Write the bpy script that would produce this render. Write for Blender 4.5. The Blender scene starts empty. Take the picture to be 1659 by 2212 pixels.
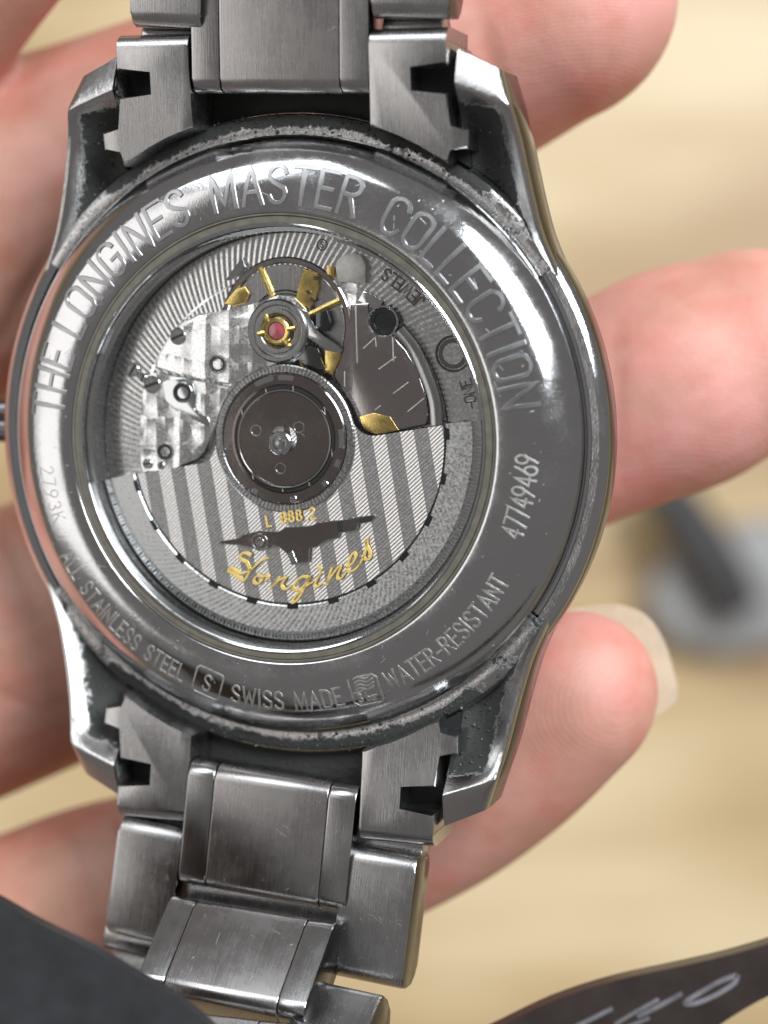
import bpy, bmesh, math, random
import numpy as np
from mathutils import Vector, Matrix
random.seed(7)
SC = bpy.context.scene
COL = SC.collection
PI = math.pi
rad = math.radians

# ------------------------------------------------------------------ camera, world, lamps
# one unit is about 2.9 mm; the watch is about 14 units across
DIST = 43.2
cam_d = bpy.data.cameras.new('camera')
cam = bpy.data.objects.new('camera', cam_d); COL.objects.link(cam)
cam.location = (0, 0, DIST)
cam_d.sensor_fit = 'HORIZONTAL'; cam_d.sensor_width = 36.0
cam_d.lens = 36.0 * DIST / 16.59
cam_d.clip_start = 0.5; cam_d.clip_end = 2000
cam_d.dof.use_dof = True; cam_d.dof.focus_distance = DIST - 0.1
cam_d.dof.aperture_fstop = cam_d.lens / 1000.0 / 1.3
SC.camera = cam

world = bpy.data.worlds.new('World'); SC.world = world; world.use_nodes = True
wbg = world.node_tree.nodes['Background']
wbg.inputs[0].default_value = (0.262, 0.25, 0.245, 1); wbg.inputs[1].default_value = 0.55

def lamp(name, loc, aim, sx, sy, power, col):
    l = bpy.data.lights.new(name, 'AREA'); l.shape = 'RECTANGLE'; l.size = sx; l.size_y = sy
    l.energy = power; l.color = col
    o = bpy.data.objects.new(name, l); COL.objects.link(o); o.location = loc
    o.rotation_euler = (Vector(aim) - Vector(loc)).to_track_quat('-Z', 'Y').to_euler()
    o['kind'] = 'helper'
    return o
lamp('ceiling_panel_lamp', (138, 138, 240), (0, 0, 0), 185, 118, 1190000, (0.90, 0.95, 1.0))
lamp('ceiling_panel_lamp', (-150, 190, 185), (0, 0, 0), 190, 105, 240000, (0.92, 0.96, 1.0))
lamp('side_fill_lamp', (-258, 10, 153), (0, 0, 0), 206, 152, 112000, (1.0, 0.97, 0.95))  # added fill, no such lamp known; brightens rotor stripes and left of ring

SC.view_settings.view_transform = 'Standard'; SC.view_settings.look = 'None'
SC.view_settings.exposure = 0.32; SC.view_settings.gamma = 1.0
SC.cycles.max_bounces = 10; SC.cycles.transparent_max_bounces = 12
SC.cycles.caustics_reflective = False; SC.cycles.caustics_refractive = False
SC.cycles.sample_clamp_indirect = 6.0

# ------------------------------------------------------------------ frames of reference
def _r(a, ax): return Matrix.Rotation(rad(a), 3, ax)
WR = _r(6.28, 'X') @ _r(-17.3, 'Y') @ _r(-0.8, 'Z')     # how the watch is tilted in the hand
WT = Vector((-2.325, 1.547, 0))
def at(u, v, h=0.0):
    """watch-frame point of height h above the case back, seen at photograph point (u, v)"""
    o = WR.transposed() @ (Vector((0, 0, DIST)) - WT)
    e = WR.transposed() @ (Vector(((u - 829.5) / 100, (1106 - v) / 100, 0)) - WT)
    d = e - o
    return o + d * ((h - o.z) / d.z)
def atw(u, v, z):
    """room point at height z"""
    k = (DIST - z) / DIST
    return Vector(((u - 829.5) / 100 * k, (1106 - v) / 100 * k, z))
def c4(u, v): return (432.03 + u * .39063, 459.03 + v * .39063)
def c6(u, v): return (270.02 + u * .24417, 540.04 + v * .24417)
def c7(u, v): return (459.03 + u * .24415, 1026.07 + v * .24415)
def loc2(pts, h, f=None):
    out = []
    for p in pts:
        if f: p = f(*p)
        q = at(p[0], p[1], h); out.append((q.x, q.y))
    return out

# ------------------------------------------------------------------ materials
class NT:
    def __init__(s, name):
        s.m = bpy.data.materials.new(name); s.m.use_nodes = True
        s.t = s.m.node_tree; s.n = s.t.nodes
        s.b = s.n['Principled BSDF']; s.out = s.n['Material Output']
        s._c = None
    def new(s, ty, **kw):
        x = s.n.new(ty)
        for k, v in kw.items(): setattr(x, k, v)
        return x
    def ln(s, a, b): s.t.links.new(a, b)
    def coord(s):
        if s._c is None: s._c = s.new('ShaderNodeTexCoord').outputs['Object']
        return s._c
    def mapped(s, scale=(1, 1, 1), rot=(0, 0, 0), loc=(0, 0, 0)):
        m = s.new('ShaderNodeMapping'); s.ln(s.coord(), m.inputs[0])
        m.inputs['Scale'].default_value = scale; m.inputs['Rotation'].default_value = rot; m.inputs['Location'].default_value = loc
        return m.outputs[0]
    def noise(s, scale, detail=4, vec=None, rough=.6):
        x = s.new('ShaderNodeTexNoise'); s.ln(vec or s.coord(), x.inputs['Vector'])
        x.inputs['Scale'].default_value = scale; x.inputs['Detail'].default_value = detail; x.inputs['Roughness'].default_value = rough
        return x.outputs['Fac']
    def ramp(s, fac, stops):
        x = s.new('ShaderNodeValToRGB'); s.ln(fac, x.inputs[0])
        e = x.color_ramp.elements
        while len(e) < len(stops): e.new(0.5)
        for i, (p, c) in enumerate(stops):
            e[i].position = p; e[i].color = c if len(c) == 4 else (*c, 1)
        return x.outputs[0]
    def math(s, op, a, b=None):
        x = s.new('ShaderNodeMath', operation=op)
        for i, q in enumerate((a, b)):
            if q is None: continue
            if isinstance(q, (int, float)): x.inputs[i].default_value = q
            else: s.ln(q, x.inputs[i])
        return x.outputs[0]
    def maprange(s, fac, a, b, c, d):
        x = s.new('ShaderNodeMapRange'); s.ln(fac, x.inputs[0])
        for i, q in enumerate((a, b, c, d)): x.inputs[i + 1].default_value = q
        return x.outputs[0]
    def bump(s, h, strength, dist=.05, prev=None):
        x = s.new('ShaderNodeBump'); s.ln(h, x.inputs['Height'])
        if isinstance(strength, (int, float)): x.inputs['Strength'].default_value = strength
        else: s.ln(strength, x.inputs['Strength'])
        x.inputs['Distance'].default_value = dist
        if prev: s.ln(prev, x.inputs['Normal'])
        return x.outputs[0]
    def set(s, **kw):
        for k, v in kw.items():
            i = s.b.inputs[k.replace('_', ' ')]
            if hasattr(v, 'node'): s.ln(v, i)
            else: i.default_value = (*v, 1) if isinstance(v, tuple) and len(v) == 3 and i.type == 'RGBA' else v
        return s.m

def polished_steel(name, base=.62, r0=.05, r1=.14, speck=.25, tint=(.985, .99, 1)):
    t = NT(name)
    sm = t.noise(1.1, 5); fine = t.noise(20, 1, rough=.6)
    rgh = t.math('ADD', t.maprange(sm, .42, .70, r0, r1), t.maprange(fine, .55, .8, 0, .10))
    scr = t.noise(1.0, 2, t.mapped((90, 3, 3), (0, 0, .7)))
    b = t.bump(fine, speck, .0035)
    b = t.bump(scr, .10, .004, b)
    return t.set(Base_Color=tuple(base * c for c in tint), Metallic=1.0, Roughness=rgh, Normal=b)
def brushed_steel(name, base=.52, r=.30, axis='y', amt=.35, tint=(1, .985, .975)):
    t = NT(name)
    sc = (70, .8, 8) if axis == 'y' else (.8, 70, 8)
    br = t.noise(1.0, 4, t.mapped(sc)); fine = t.noise(30, 2, rough=.8); sm = t.noise(.9, 4)
    rgh = t.math('ADD', t.maprange(br, .3, .7, r - .03, r + .04), t.maprange(sm, .35, .7, -.04, .06))
    col = t.ramp(t.math('ADD', t.math('MULTIPLY', sm, .6), t.math('MULTIPLY', br, .4)),
                 [(.36, tuple(base * .93 * c for c in tint)), (.62, tuple(base * 1.05 * c for c in tint))])
    b = t.bump(br, amt, .006)
    return t.set(Base_Color=col, Metallic=1.0, Roughness=rgh, Normal=b)
def plain(name, col, rough=.5, metal=0.0, nscale=20, nb=.1, var=.15, **kw):
    t = NT(name)
    n = t.noise(nscale, 4); n2 = t.noise(nscale * .12, 4)
    c = t.ramp(n2, [(.35, tuple(x * (1 - var) for x in col)), (.65, tuple(min(1, x * (1 + var)) for x in col))])
    return t.set(Base_Color=c, Roughness=t.maprange(n2, .35, .65, rough * .85, min(1, rough * 1.15)), Metallic=metal, Normal=t.bump(n, nb, .02), **kw)

def grimy_steel():
    t = NT('case back grime over steel')
    a = t.noise(1.15, 6, rough=.62); f = t.noise(9, 6, rough=.7)
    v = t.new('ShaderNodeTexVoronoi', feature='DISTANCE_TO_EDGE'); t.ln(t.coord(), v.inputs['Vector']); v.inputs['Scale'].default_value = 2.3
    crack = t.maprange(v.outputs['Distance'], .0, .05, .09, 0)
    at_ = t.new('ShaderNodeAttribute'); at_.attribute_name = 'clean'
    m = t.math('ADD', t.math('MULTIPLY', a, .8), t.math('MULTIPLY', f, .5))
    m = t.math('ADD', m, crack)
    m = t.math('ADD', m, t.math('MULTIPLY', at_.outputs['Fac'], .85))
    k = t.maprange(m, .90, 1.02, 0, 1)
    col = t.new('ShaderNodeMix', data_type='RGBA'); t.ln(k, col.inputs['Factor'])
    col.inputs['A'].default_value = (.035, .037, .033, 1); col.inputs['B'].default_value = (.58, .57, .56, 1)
    b = t.bump(f, t.maprange(k, 0, 1, .8, .25), .06)
    return t.set(Base_Color=col.outputs['Result'], Metallic=t.maprange(k, 0, 1, 0, 1), Roughness=t.maprange(k, 0, 1, .62, .16), Normal=b)

def plate_radial(name, n=150, twist=0.0, base=.62, r=.2, strength=.6, tint=(1, .99, .985)):
    """machined plate: fine lines fanning round the watch axis"""
    t = NT(name)
    sp = t.new('ShaderNodeSeparateXYZ'); t.ln(t.coord(), sp.inputs[0])
    x, y = sp.outputs[0], sp.outputs[1]
    ang = t.math('ARCTAN2', y, x)
    rr = t.math('SQRT', t.math('ADD', t.math('MULTIPLY', x, x), t.math('MULTIPLY', y, y)))
    ph = t.math('ADD', t.math('MULTIPLY', ang, n), t.math('MULTIPLY', rr, twist))
    w = t.math('SINE', ph)
    fine = t.noise(18, 1)
    b = t.bump(w, strength, .0035); b = t.bump(fine, .2, .0016, b)
    return t.set(Base_Color=tuple(base * c for c in tint), Metallic=1.0, Roughness=t.maprange(fine, .3, .7, r * .7, r * 1.6), Normal=b)
def perlage():
    t = NT('bridge steel with circular graining')
    v = t.new('ShaderNodeTexVoronoi', feature='F1'); t.ln(t.mapped((1, 1, 0)), v.inputs['Vector'])
    v.inputs['Scale'].default_value = 1.75; v.inputs['Randomness'].default_value = .12
    fine = t.noise(18, 1)
    sp = t.new('ShaderNodeSeparateXYZ'); t.ln(t.coord(), sp.inputs[0]); wob = t.noise(1.3, 2)
    tx = t.math('PINGPONG', t.math('ADD', sp.outputs[0], t.math('MULTIPLY', wob, .12)), .22)
    fy = t.math('FRACT', t.math('ADD', t.math('MULTIPLY', sp.outputs[1], 1.45), t.math('MULTIPLY', wob, 1.1)))
    b = t.bump(t.math('MULTIPLY', tx, t.math('MULTIPLY', fy, fy)), 1.0, .085); b = t.bump(v.outputs['Distance'], 1.0, .045, b); b = t.bump(fine, .2, .0016, b)
    return t.set(Base_Color=(.86, .855, .86), Metallic=1.0, Roughness=t.maprange(fine, .3, .7, .14, .34), Normal=b)
def rotor_stripe():
    t = NT('rotor steel with fine slanting grooves')
    w = t.new('ShaderNodeTexWave', wave_type='BANDS', bands_direction='X', wave_profile='SIN')
    t.ln(t.mapped((1, 1, 1), (0, 0, rad(58))), w.inputs['Vector'])
    w.inputs['Scale'].default_value = 4.7; w.inputs['Distortion'].default_value = .25; w.inputs['Detail'].default_value = 1
    fine = t.noise(18, 1)
    b = t.bump(w.outputs['Fac'], 1.0, .0036); b = t.bump(fine, .2, .0016, b)
    return t.set(Base_Color=(.80, .78, .775), Metallic=1.0, Roughness=t.maprange(fine, .3, .7, .25, .36), Normal=b)
def skin_mat():
    t = NT('skin')
    big = t.noise(.16, 3); mid = t.noise(.9, 5); f = t.noise(14, 4, rough=.7)
    c = t.ramp(t.math('ADD', t.math('MULTIPLY', big, .65), t.math('MULTIPLY', mid, .35)),
               [(.36, (.60, .33, .235)), (.5, (.70, .375, .29)), (.64, (.78, .41, .345))])
    tp = t.new('ShaderNodeAttribute'); tp.attribute_name = 'tip'
    mx = t.new('ShaderNodeMix', data_type='RGBA', blend_type='MULTIPLY'); mx.inputs['Factor'].default_value = 1.0
    t.ln(c, mx.inputs['A']); t.ln(t.ramp(tp.outputs['Fac'], [(0, (.82, .80, .77)), (.55, (.98, .97, .96)), (1, (1.06, .97, 1.02))]), mx.inputs['B']); c = mx.outputs['Result']
    blot = t.noise(.55, 3); mb = t.new('ShaderNodeMix', data_type='RGBA', blend_type='MULTIPLY'); t.ln(t.maprange(blot, .46, .66, 0, .8), mb.inputs['Factor'])
    t.ln(c, mb.inputs['A']); mb.inputs['B'].default_value = (1.0, .78, .76, 1); c = mb.outputs['Result']
    w = t.new('ShaderNodeTexWave', wave_type='RINGS', rings_direction='SPHERICAL')
    t.ln(t.mapped((.8, 1.3, 1), (0, 0, rad(-20)), (-3.5, 7.5, 0)), w.inputs['Vector'])
    w.inputs['Scale'].default_value = 2.9; w.inputs['Distortion'].default_value = 2.2; w.inputs['Detail'].default_value = 2; w.inputs['Detail Scale'].default_value = .5
    b = t.bump(w.outputs['Fac'], .07, .04); b = t.bump(f, .32, .03, b)
    b = t.bump(mid, .25, .12, b)
    t.b.subsurface_method = 'RANDOM_WALK'
    return t.set(Base_Color=c, Roughness=t.maprange(mid, .35, .65, .42, .58), Subsurface_Weight=.35,
                 Subsurface_Radius=(1.0, .42, .25), Subsurface_Scale=.45, Normal=b)
def table_mat():
    t = NT('pale varnished wood table')
    g = t.noise(1.0, 4, t.mapped((.010, .06, 1), (0, 0, rad(24)))); g2 = t.noise(.018, 3)
    c = t.ramp(t.math('ADD', t.math('MULTIPLY', g, .62), t.math('MULTIPLY', g2, .38)),
               [(.40, (.40, .255, .13)), (.48, (.62, .45, .235)), (.57, (.80, .63, .385))])
    sp = t.new('ShaderNodeSeparateXYZ'); t.ln(t.mapped((1, 1, 1), (0, 0, rad(-20))), sp.inputs[0])     # one browner slanting streak
    dv = t.math('ABSOLUTE', t.math('ADD', t.math('SUBTRACT', sp.outputs[1], 14.0), t.math('MULTIPLY', g2, 5.0)))
    mx = t.new('ShaderNodeMix', data_type='RGBA'); t.ln(t.maprange(dv, 1.5, 7.5, .8, 0), mx.inputs['Factor']); t.ln(c, mx.inputs['A']); mx.inputs['B'].default_value = (.44, .275, .125, 1)
    c = mx.outputs['Result']
    return t.set(Base_Color=c, Roughness=.45, Normal=t.bump(t.noise(1.0, 4, t.mapped((.1, 1.6, 1), (0, 0, rad(24)))), .1, .1))
def glass_mat():
    t = NT('clear sapphire glass')
    lw = t.new('ShaderNodeFresnel'); gg = t.new('ShaderNodeNewGeometry'); t.ln(t.maprange(gg.outputs['Backfacing'], 0, 1, 1.62, 1 / 1.62), lw.inputs['IOR'])   # thin pane: same reflectance from both sides
    tr = t.new('ShaderNodeBsdfTransparent'); tr.inputs[0].default_value = (.97, .98, .975, 1)
    gl = t.new('ShaderNodeBsdfGlossy'); gl.inputs['Roughness'].default_value = .03
    f = t.noise(7, 5, rough=.7)
    sm = t.maprange(f, .45, .75, .02, .12); t.ln(sm, gl.inputs['Roughness'])
    mx = t.new('ShaderNodeMixShader'); t.ln(lw.outputs[0], mx.inputs[0]); t.ln(tr.outputs[0], mx.inputs[1]); t.ln(gl.outputs[0], mx.inputs[2])
    t.ln(mx.outputs[0], t.out.inputs['Surface'])
    return t.m

M = dict(
    polish=polished_steel('polished steel', .62, .09, .19),
    polish2=polished_steel('lug polished steel', .64, .06, .16, .35),
    brush=brushed_steel('brushed bracelet steel', .47, .26, tint=(1, .965, .95)),
    strip=brushed_steel('satin strip steel', .46, .22, amt=.25),
    endl=brushed_steel('end link steel', .48, .25, amt=.5),
    side=polished_steel('link side steel with painted dark reflection', .10, .12, .3, .2),  # link sides: dark reflection put into the steel colour
    grime=grimy_steel(), flank=polished_steel('scuffed case flank with painted dark reflection', .10, .14, .3, .4),  # flank: darker copy of the steel, a dark reflection painted into its colour
    etch=polished_steel('etched steel', .41, .32, .40, .5),
    etch2=plain('laser engraved steel', (.66, .65, .62), .38, 1.0, 60, .5, .12),
    gasket=plain('olive crystal gasket', (.13, .12, .095), .35, 0, 30, .05),
    bright=polished_steel('bright inner ring steel', .70, .05, .12, .1),
    crumb=plain('dirt crumb', (.05, .052, .045), .7, 0, 12, .4, .3), fleck=plain('pale fleck', (.45, .44, .40), .5, 0, 12, .4, .2),
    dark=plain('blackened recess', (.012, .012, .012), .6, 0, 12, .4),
    wall=polished_steel('dark inner wall', .16, .15, .3, .15),
    plate=plate_radial('main plate with fanned lines', 190, 16.0, .84, .18, .55),
    weight=plate_radial('oscillating weight steel', 190, 40.0, .82, .30, .22),
    rib=plate_radial('ribbed collar steel', 110, 6.0, .5, .2, .18),
    perl=perlage(), stripe=rotor_stripe(),
    brown=polished_steel('dark bronze mirror steel', .33, .09, .18, .03, (1, .86, .80)),
    plum=polished_steel('plum mirror plate', .50, .1, .2, .04, (1, .90, .89)),
    gold=plain('gilt brass', (.80, .58, .20), .24, 1.0, 30, .2, .15),
    goldink=plain('gold lettering', (.93, .64, .21), .35, .2, 50, .5, .15),
    ruby=plain('ruby jewel', (.36, .07, .09), .2, 0, 30, .02, .25, Coat_Weight=1.0),
    blued=polished_steel('dark blued screw steel', .10, .1, .25, .2, (.85, .95, 1.0)),
    skin=skin_mat(), table=table_mat(), glass=glass_mat(),
    nail=plain('fingernail', (.80, .67, .49), .28, 0, 10, .03, .06, Subsurface_Weight=.2, Transmission_Weight=.25),
    panel=plain('charcoal panel', (.025, .025, .027), .42, 0, 6, .06, .15),
    brownstrip=plain('dark brown strip', (.030, .022, .019), .28, 0, 8, .04, .15),
    silver=plain('silver print', (.26, .25, .27), .35, .6, 20, .1, .2),
    grey=plain('grey plastic', (.36, .35, .335), .5, 0, 3, .1, .1),
    black=plain('black rubber', (.05, .046, .045), .5, 0, 5, .1, .1),
)

# ------------------------------------------------------------------ mesh builders
def obj(name, verts, faces, mat, parent=None, sharp=32, mats=None, fmat=None):
    me = bpy.data.meshes.new(name); me.from_pydata([tuple(v) for v in verts], [], faces); me.validate()
    for m in (mats or [mat]): me.materials.append(m)
    me.polygons.foreach_set('use_smooth', [True] * len(me.polygons))
    if fmat and len(fmat) == len(me.polygons): me.polygons.foreach_set('material_index', fmat)
    me.update(); me.set_sharp_from_angle(angle=rad(sharp))
    o = bpy.data.objects.new(name, me); COL.objects.link(o)
    if parent is not None: o.parent = parent
    return o
def from_bm(name, bm, mat, parent=None, sharp=32):
    bmesh.ops.recalc_face_normals(bm, faces=bm.faces)
    me = bpy.data.meshes.new(name); bm.to_mesh(me); bm.free(); me.materials.append(mat)
    me.polygons.foreach_set('use_smooth', [p.area < .6 and abs(p.normal.z) < .998 for p in me.polygons]); me.update(); me.set_sharp_from_angle(angle=rad(sharp))
    o = bpy.data.objects.new(name, me); COL.objects.link(o)
    if parent is not None: o.parent = parent
    return o
def empty(name, loc=(0, 0, 0)):
    o = bpy.data.objects.new(name, None); COL.objects.link(o); o.location = loc; o.empty_display_size = .5; return o
def tag(o, label, cat, group=None, kind=None):
    if label: o['label'] = label
    if cat: o['category'] = cat
    if group: o['group'] = group
    if kind: o['kind'] = kind
    return o
def lathe(name, prof, mat, parent=None, n=160, cx=0, cy=0, a0=0, a1=360, sharp=30):
    full = abs(a1 - a0) >= 360
    m = n if full else n + 1
    V = []; F = []; k = len(prof)
    for i in range(m):
        a = rad(a0 + (a1 - a0) * i / n)
        for r, z in prof: V.append((cx + r * math.cos(a), cy + r * math.sin(a), z))
    for i in range(n):
        j = (i + 1) % m
        for q in range(k - 1): F.append((i * k + q, j * k + q, j * k + q + 1, i * k + q + 1))
    return obj(name, V, F, mat, parent, sharp)
def prism(name, poly, z0, z1, mat, parent=None, bev=.03, seg=2, sharp=32, ztop=None):
    """extruded outline with bevelled top rim; ztop(x, y) shapes the top"""
    bm = bmesh.new()
    A = sum(poly[i][0] * poly[(i + 1) % len(poly)][1] - poly[(i + 1) % len(poly)][0] * poly[i][1] for i in range(len(poly)))
    if A < 0: poly = poly[::-1]
    top = [bm.verts.new((x, y, z1)) for x, y in poly]; bot = [bm.verts.new((x, y, z0)) for x, y in poly]
    ft = bm.faces.new(top)
    for i in range(len(poly)):
        j = (i + 1) % len(poly); bm.faces.new((top[j], top[i], bot[i], bot[j]))
    bm.faces.new(bot[::-1])
    if bev: bmesh.ops.bevel(bm, geom=list(ft.edges), offset=bev, segments=seg, profile=.5, affect='EDGES', clamp_overlap=True)
    if ztop:
        for v in bm.verts:
            if v.co.z > (z0 + z1) / 2: v.co.z += ztop(v.co.x, v.co.y)
    return from_bm(name, bm, mat, parent, sharp)
def disc(name, cx, cy, r, z0, z1, mat, parent=None, n=40, bev=.03):
    return lathe(name, [(r, z0), (r, z1 - bev), (r - bev, z1), (0.0001, z1)], mat, parent, n, cx, cy)
def arc(cx, cy, r, a0, a1, n):
    return [(cx + r * math.cos(rad(a0 + (a1 - a0) * i / n)), cy + r * math.sin(rad(a0 + (a1 - a0) * i / n))) for i in range(n + 1)]
def catmull(P, n):
    P = [Vector(p) for p in P]; Q = [P[0] * 2 - P[1]] + P + [P[-1] * 2 - P[-2]]; out = []
    for i in range(1, len(Q) - 2):
        for k in range(n):
            t = k / n; a, b, c, d = Q[i - 1], Q[i], Q[i + 1], Q[i + 2]
            out.append(.5 * ((2 * b) + (c - a) * t + (2 * a - 5 * b + 4 * c - d) * t * t + (3 * b - a - 3 * c + d) * t ** 3))
    out.append(P[-1]); return out
def tube(V, F, path, radii, n=8, caps=True, up=Vector((0, 0, 1)), flat=1.0):
    base = len(V); path = [Vector(p) for p in path]
    for i, p in enumerate(path):
        d = (path[min(i + 1, len(path) - 1)] - path[max(i - 1, 0)]).normalized()
        s = d.cross(up)
        s = s.normalized() if s.length > 1e-5 else Vector((1, 0, 0))
        w = s.cross(d).normalized()
        for k in range(n):
            a = 2 * PI * k / n; V.append(p + s * (radii[i] * math.cos(a)) + w * (radii[i] * flat * math.sin(a)))
    for i in range(len(path) - 1):
        for k in range(n):
            j = (k + 1) % n; F.append((base + i * n + k, base + i * n + j, base + (i + 1) * n + j, base + (i + 1) * n + k))
    if caps:
        F.append(tuple(base + k for k in range(n))[::-1]); e = base + (len(path) - 1) * n
        F.append(tuple(e + k for k in range(n)))

# ---- letter strokes: each glyph is polylines in a box 0..w x 0..1
def _el(cx, cy, rx, ry, a0, a1, n=10):
    return [(cx + rx * math.cos(rad(a0 + (a1 - a0) * i / n)), cy + ry * math.sin(rad(a0 + (a1 - a0) * i / n))) for i in range(n + 1)]
_o = _el(.23, .75, .23, .25, 0, 180, 8) + _el(.23, .25, .23, .25, 180, 360, 8) + [(.46, .75)]
GL = {
 'A': (.5, [[(0, 0), (.25, 1), (.5, 0)], [(.09, .33), (.41, .33)]]),
 'B': (.42, [[(0, 0), (0, 1), (.2, 1)] + _el(.2, .77, .2, .23, 90, -90, 6) + [(0, .54)], [(.2, .54)] + _el(.2, .27, .22, .27, 90, -90, 6) + [(0, 0)]]),
 'C': (.44, [_el(.23, .75, .22, .25, 10, 180, 8) + _el(.23, .25, .22, .25, 180, 350, 8)]),
 'D': (.46, [[(0, 0), (0, 1), (.18, 1)] + _el(.18, .7, .27, .3, 90, 0, 5) + _el(.18, .3, .27, .3, 0, -90, 5) + [(0, 0)]]),
 'E': (.38, [[(.38, 1), (0, 1), (0, 0), (.38, 0)], [(0, .52), (.32, .52)]]),
 'G': (.46, [_el(.23, .75, .22, .25, 10, 180, 8) + _el(.23, .25, .22, .25, 180, 360, 8) + [(.45, .48), (.26, .48)]]),
 'H': (.44, [[(0, 0), (0, 1)], [(.44, 0), (.44, 1)], [(0, .52), (.44, .52)]]),
 'I': (.06, [[(.03, 0), (.03, 1)]]),
 'J': (.32, [[(.3, 1), (.3, .2)] + _el(.15, .2, .15, .2, 0, -180, 6)]),
 'K': (.44, [[(0, 0), (0, 1)], [(.42, 1), (.02, .45)], [(.14, .6), (.44, 0)]]),
 'L': (.36, [[(0, 1), (0, 0), (.36, 0)]]),
 'M': (.58, [[(0, 0), (.03, 1), (.29, .12), (.55, 1), (.58, 0)]]),
 'N': (.46, [[(0, 0), (0, 1), (.46, 0), (.46, 1)]]),
 'O': (.46, [_o]),
 'R': (.44, [[(0, 0), (0, 1), (.2, 1)] + _el(.2, .76, .21, .24, 90, -90, 8) + [(0, .52)], [(.2, .52), (.44, 0)]]),
 'S': (.42, [_el(.21, .76, .2, .24, 15, 200, 8) + [(.12, .56), (.3, .45)] + _el(.21, .25, .21, .25, 40, -165, 8)]),
 'T': (.44, [[(.22, 0), (.22, 1)], [(0, 1), (.44, 1)]]),
 'W': (.66, [[(0, 1), (.16, 0), (.33, .85), (.5, 0), (.66, 1)]]),
 'Y': (.46, [[(0, 1), (.23, .48), (.46, 1)], [(.23, .48), (.23, 0)]]),
 '-': (.26, [[(0, .45), (.26, .45)]]),
 '.': (.08, [[(.02, .02), (.06, .06)]]),
 '1': (.2, [[(0, .8), (.16, 1), (.16, 0)]]),
 '2': (.42, [_el(.2, .75, .2, .25, 170, -20, 8) + [(0, 0), (.42, 0)]]),
 '3': (.4, [_el(.19, .76, .19, .24, 160, -90, 8), _el(.19, .26, .21, .26, 90, -160, 8)]),
 '4': (.46, [[(.3, 0), (.36, 1), (0, .3), (.46, .3)]]),
 '6': (.44, [[(.36, 1), (.08, .45)] + _el(.22, .28, .22, .28, 150, 510, 14)]),
 '7': (.42, [[(0, 1), (.42, 1), (.12, 0)]]),
 '8': (.42, [_el(.21, .76, .18, .24, -90, 270, 12), _el(.21, .26, .21, .26, 90, 450, 12)]),
 '9': (.44, [[(.08, 0), (.36, .55)] + _el(.22, .72, .22, .28, -30, 330, 14)]),
 'b': (.36, [[(0, 1), (0, 0)], _el(.17, .28, .17, .28, 180, -180, 10)]),
 'a': (.36, [_el(.17, .28, .17, .28, 0, 360, 10), [(.34, .56), (.34, 0)]]),
 'r': (.24, [[(0, .56), (0, 0)], _el(.14, .38, .14, .18, 180, 60, 5)]),
 ' ': (.28, []),
}
def strokes(polys, w, h, place, V, F, pen=None):
    """raised strokes: polylines in (x, y) -> place(x, y, z) on the surface; slanted flanks"""
    for P in polys:
        P = [Vector(p) for p in P]; Q = [P[0]]
        for p in P[1:]:
            if (p - Q[-1]).length > 1e-4: Q.append(p)
        if len(Q) < 2: continue
        closed = (Q[0] - Q[-1]).length < 1e-3 and len(Q) > 3
        if closed: Q = Q[:-1]
        n = len(Q); base = len(V)
        for i, p in enumerate(Q):
            a = Q[(i - 1) % n] if (closed or i > 0) else None; b = Q[(i + 1) % n] if (closed or i < n - 1) else None
            d1 = (p - a).normalized() if a is not None else None; d2 = (b - p).normalized() if b is not None else None
            if d1 is None: d1 = d2
            if d2 is None: d2 = d1
            t = d1 + d2
            t = t.normalized() if t.length > 1e-3 else d2
            nn = Vector((-t.y, t.x)); m = 1 / max(.72, nn.dot(Vector((-d1.y, d1.x))))
            ww = w * (pen(t, i / max(1, n - 1)) if pen else 1)
            ext = Vector((0, 0))
            if not closed and i == 0: ext = -d2 * ww * .4
            if not closed and i == n - 1: ext = d1 * ww * .4
            for s, z in ((.62, -.02), (.42, h), (-.42, h), (-.62, -.02)):
                q = p + ext + nn * (s * ww * m); V.append(place(q.x, q.y, z))
        for i in range(n if closed else n - 1):
            j = (i + 1) % n
            for q in range(3): F.append((base + i * 4 + q, base + i * 4 + q + 1, base + j * 4 + q + 1, base + j * 4 + q))
        if not closed:
            F.append((base, base + 3, base + 2, base + 1)); e = base + (n - 1) * 4; F.append((e, e + 1, e + 2, e + 3))
def text_polys(txt, size, gap, wide=1.0):
    x = 0; out = []
    for ch in txt:
        w, ps = GL[ch]
        for p in ps: out.append([((x + px * wide) * size, py * size) for px, py in p])
        x += w * wide + gap
    return out, (x - gap) * size
def dens(polys, step):
    """subdivide long straight pieces so they can follow a curve"""
    out = []
    for P in polys:
        Q = [P[0]]
        for a, b in zip(P, P[1:]):
            L = math.hypot(b[0] - a[0], b[1] - a[1]); n = max(1, int(L / step))
            for k in range(1, n + 1): Q.append((a[0] + (b[0] - a[0]) * k / n, a[1] + (b[1] - a[1]) * k / n))
        out.append(Q)
    return out

# ================================================================== TABLE
tb = obj('table', [(-700, -700, -120), (700, -700, -120), (700, 700, -120), (-700, 700, -120)], [(0, 1, 2, 3)], M['table'])
tag(tb, 'pale yellow wooden table top far below the hand', None, None, 'structure')

# ================================================================== WATCH
watch = empty('wristwatch')
watch.matrix_world = Matrix.Translation(WT) @ WR.to_4x4()
tag(watch, 'steel automatic wristwatch lying face down, glass case back showing the movement', 'wristwatch')

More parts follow.
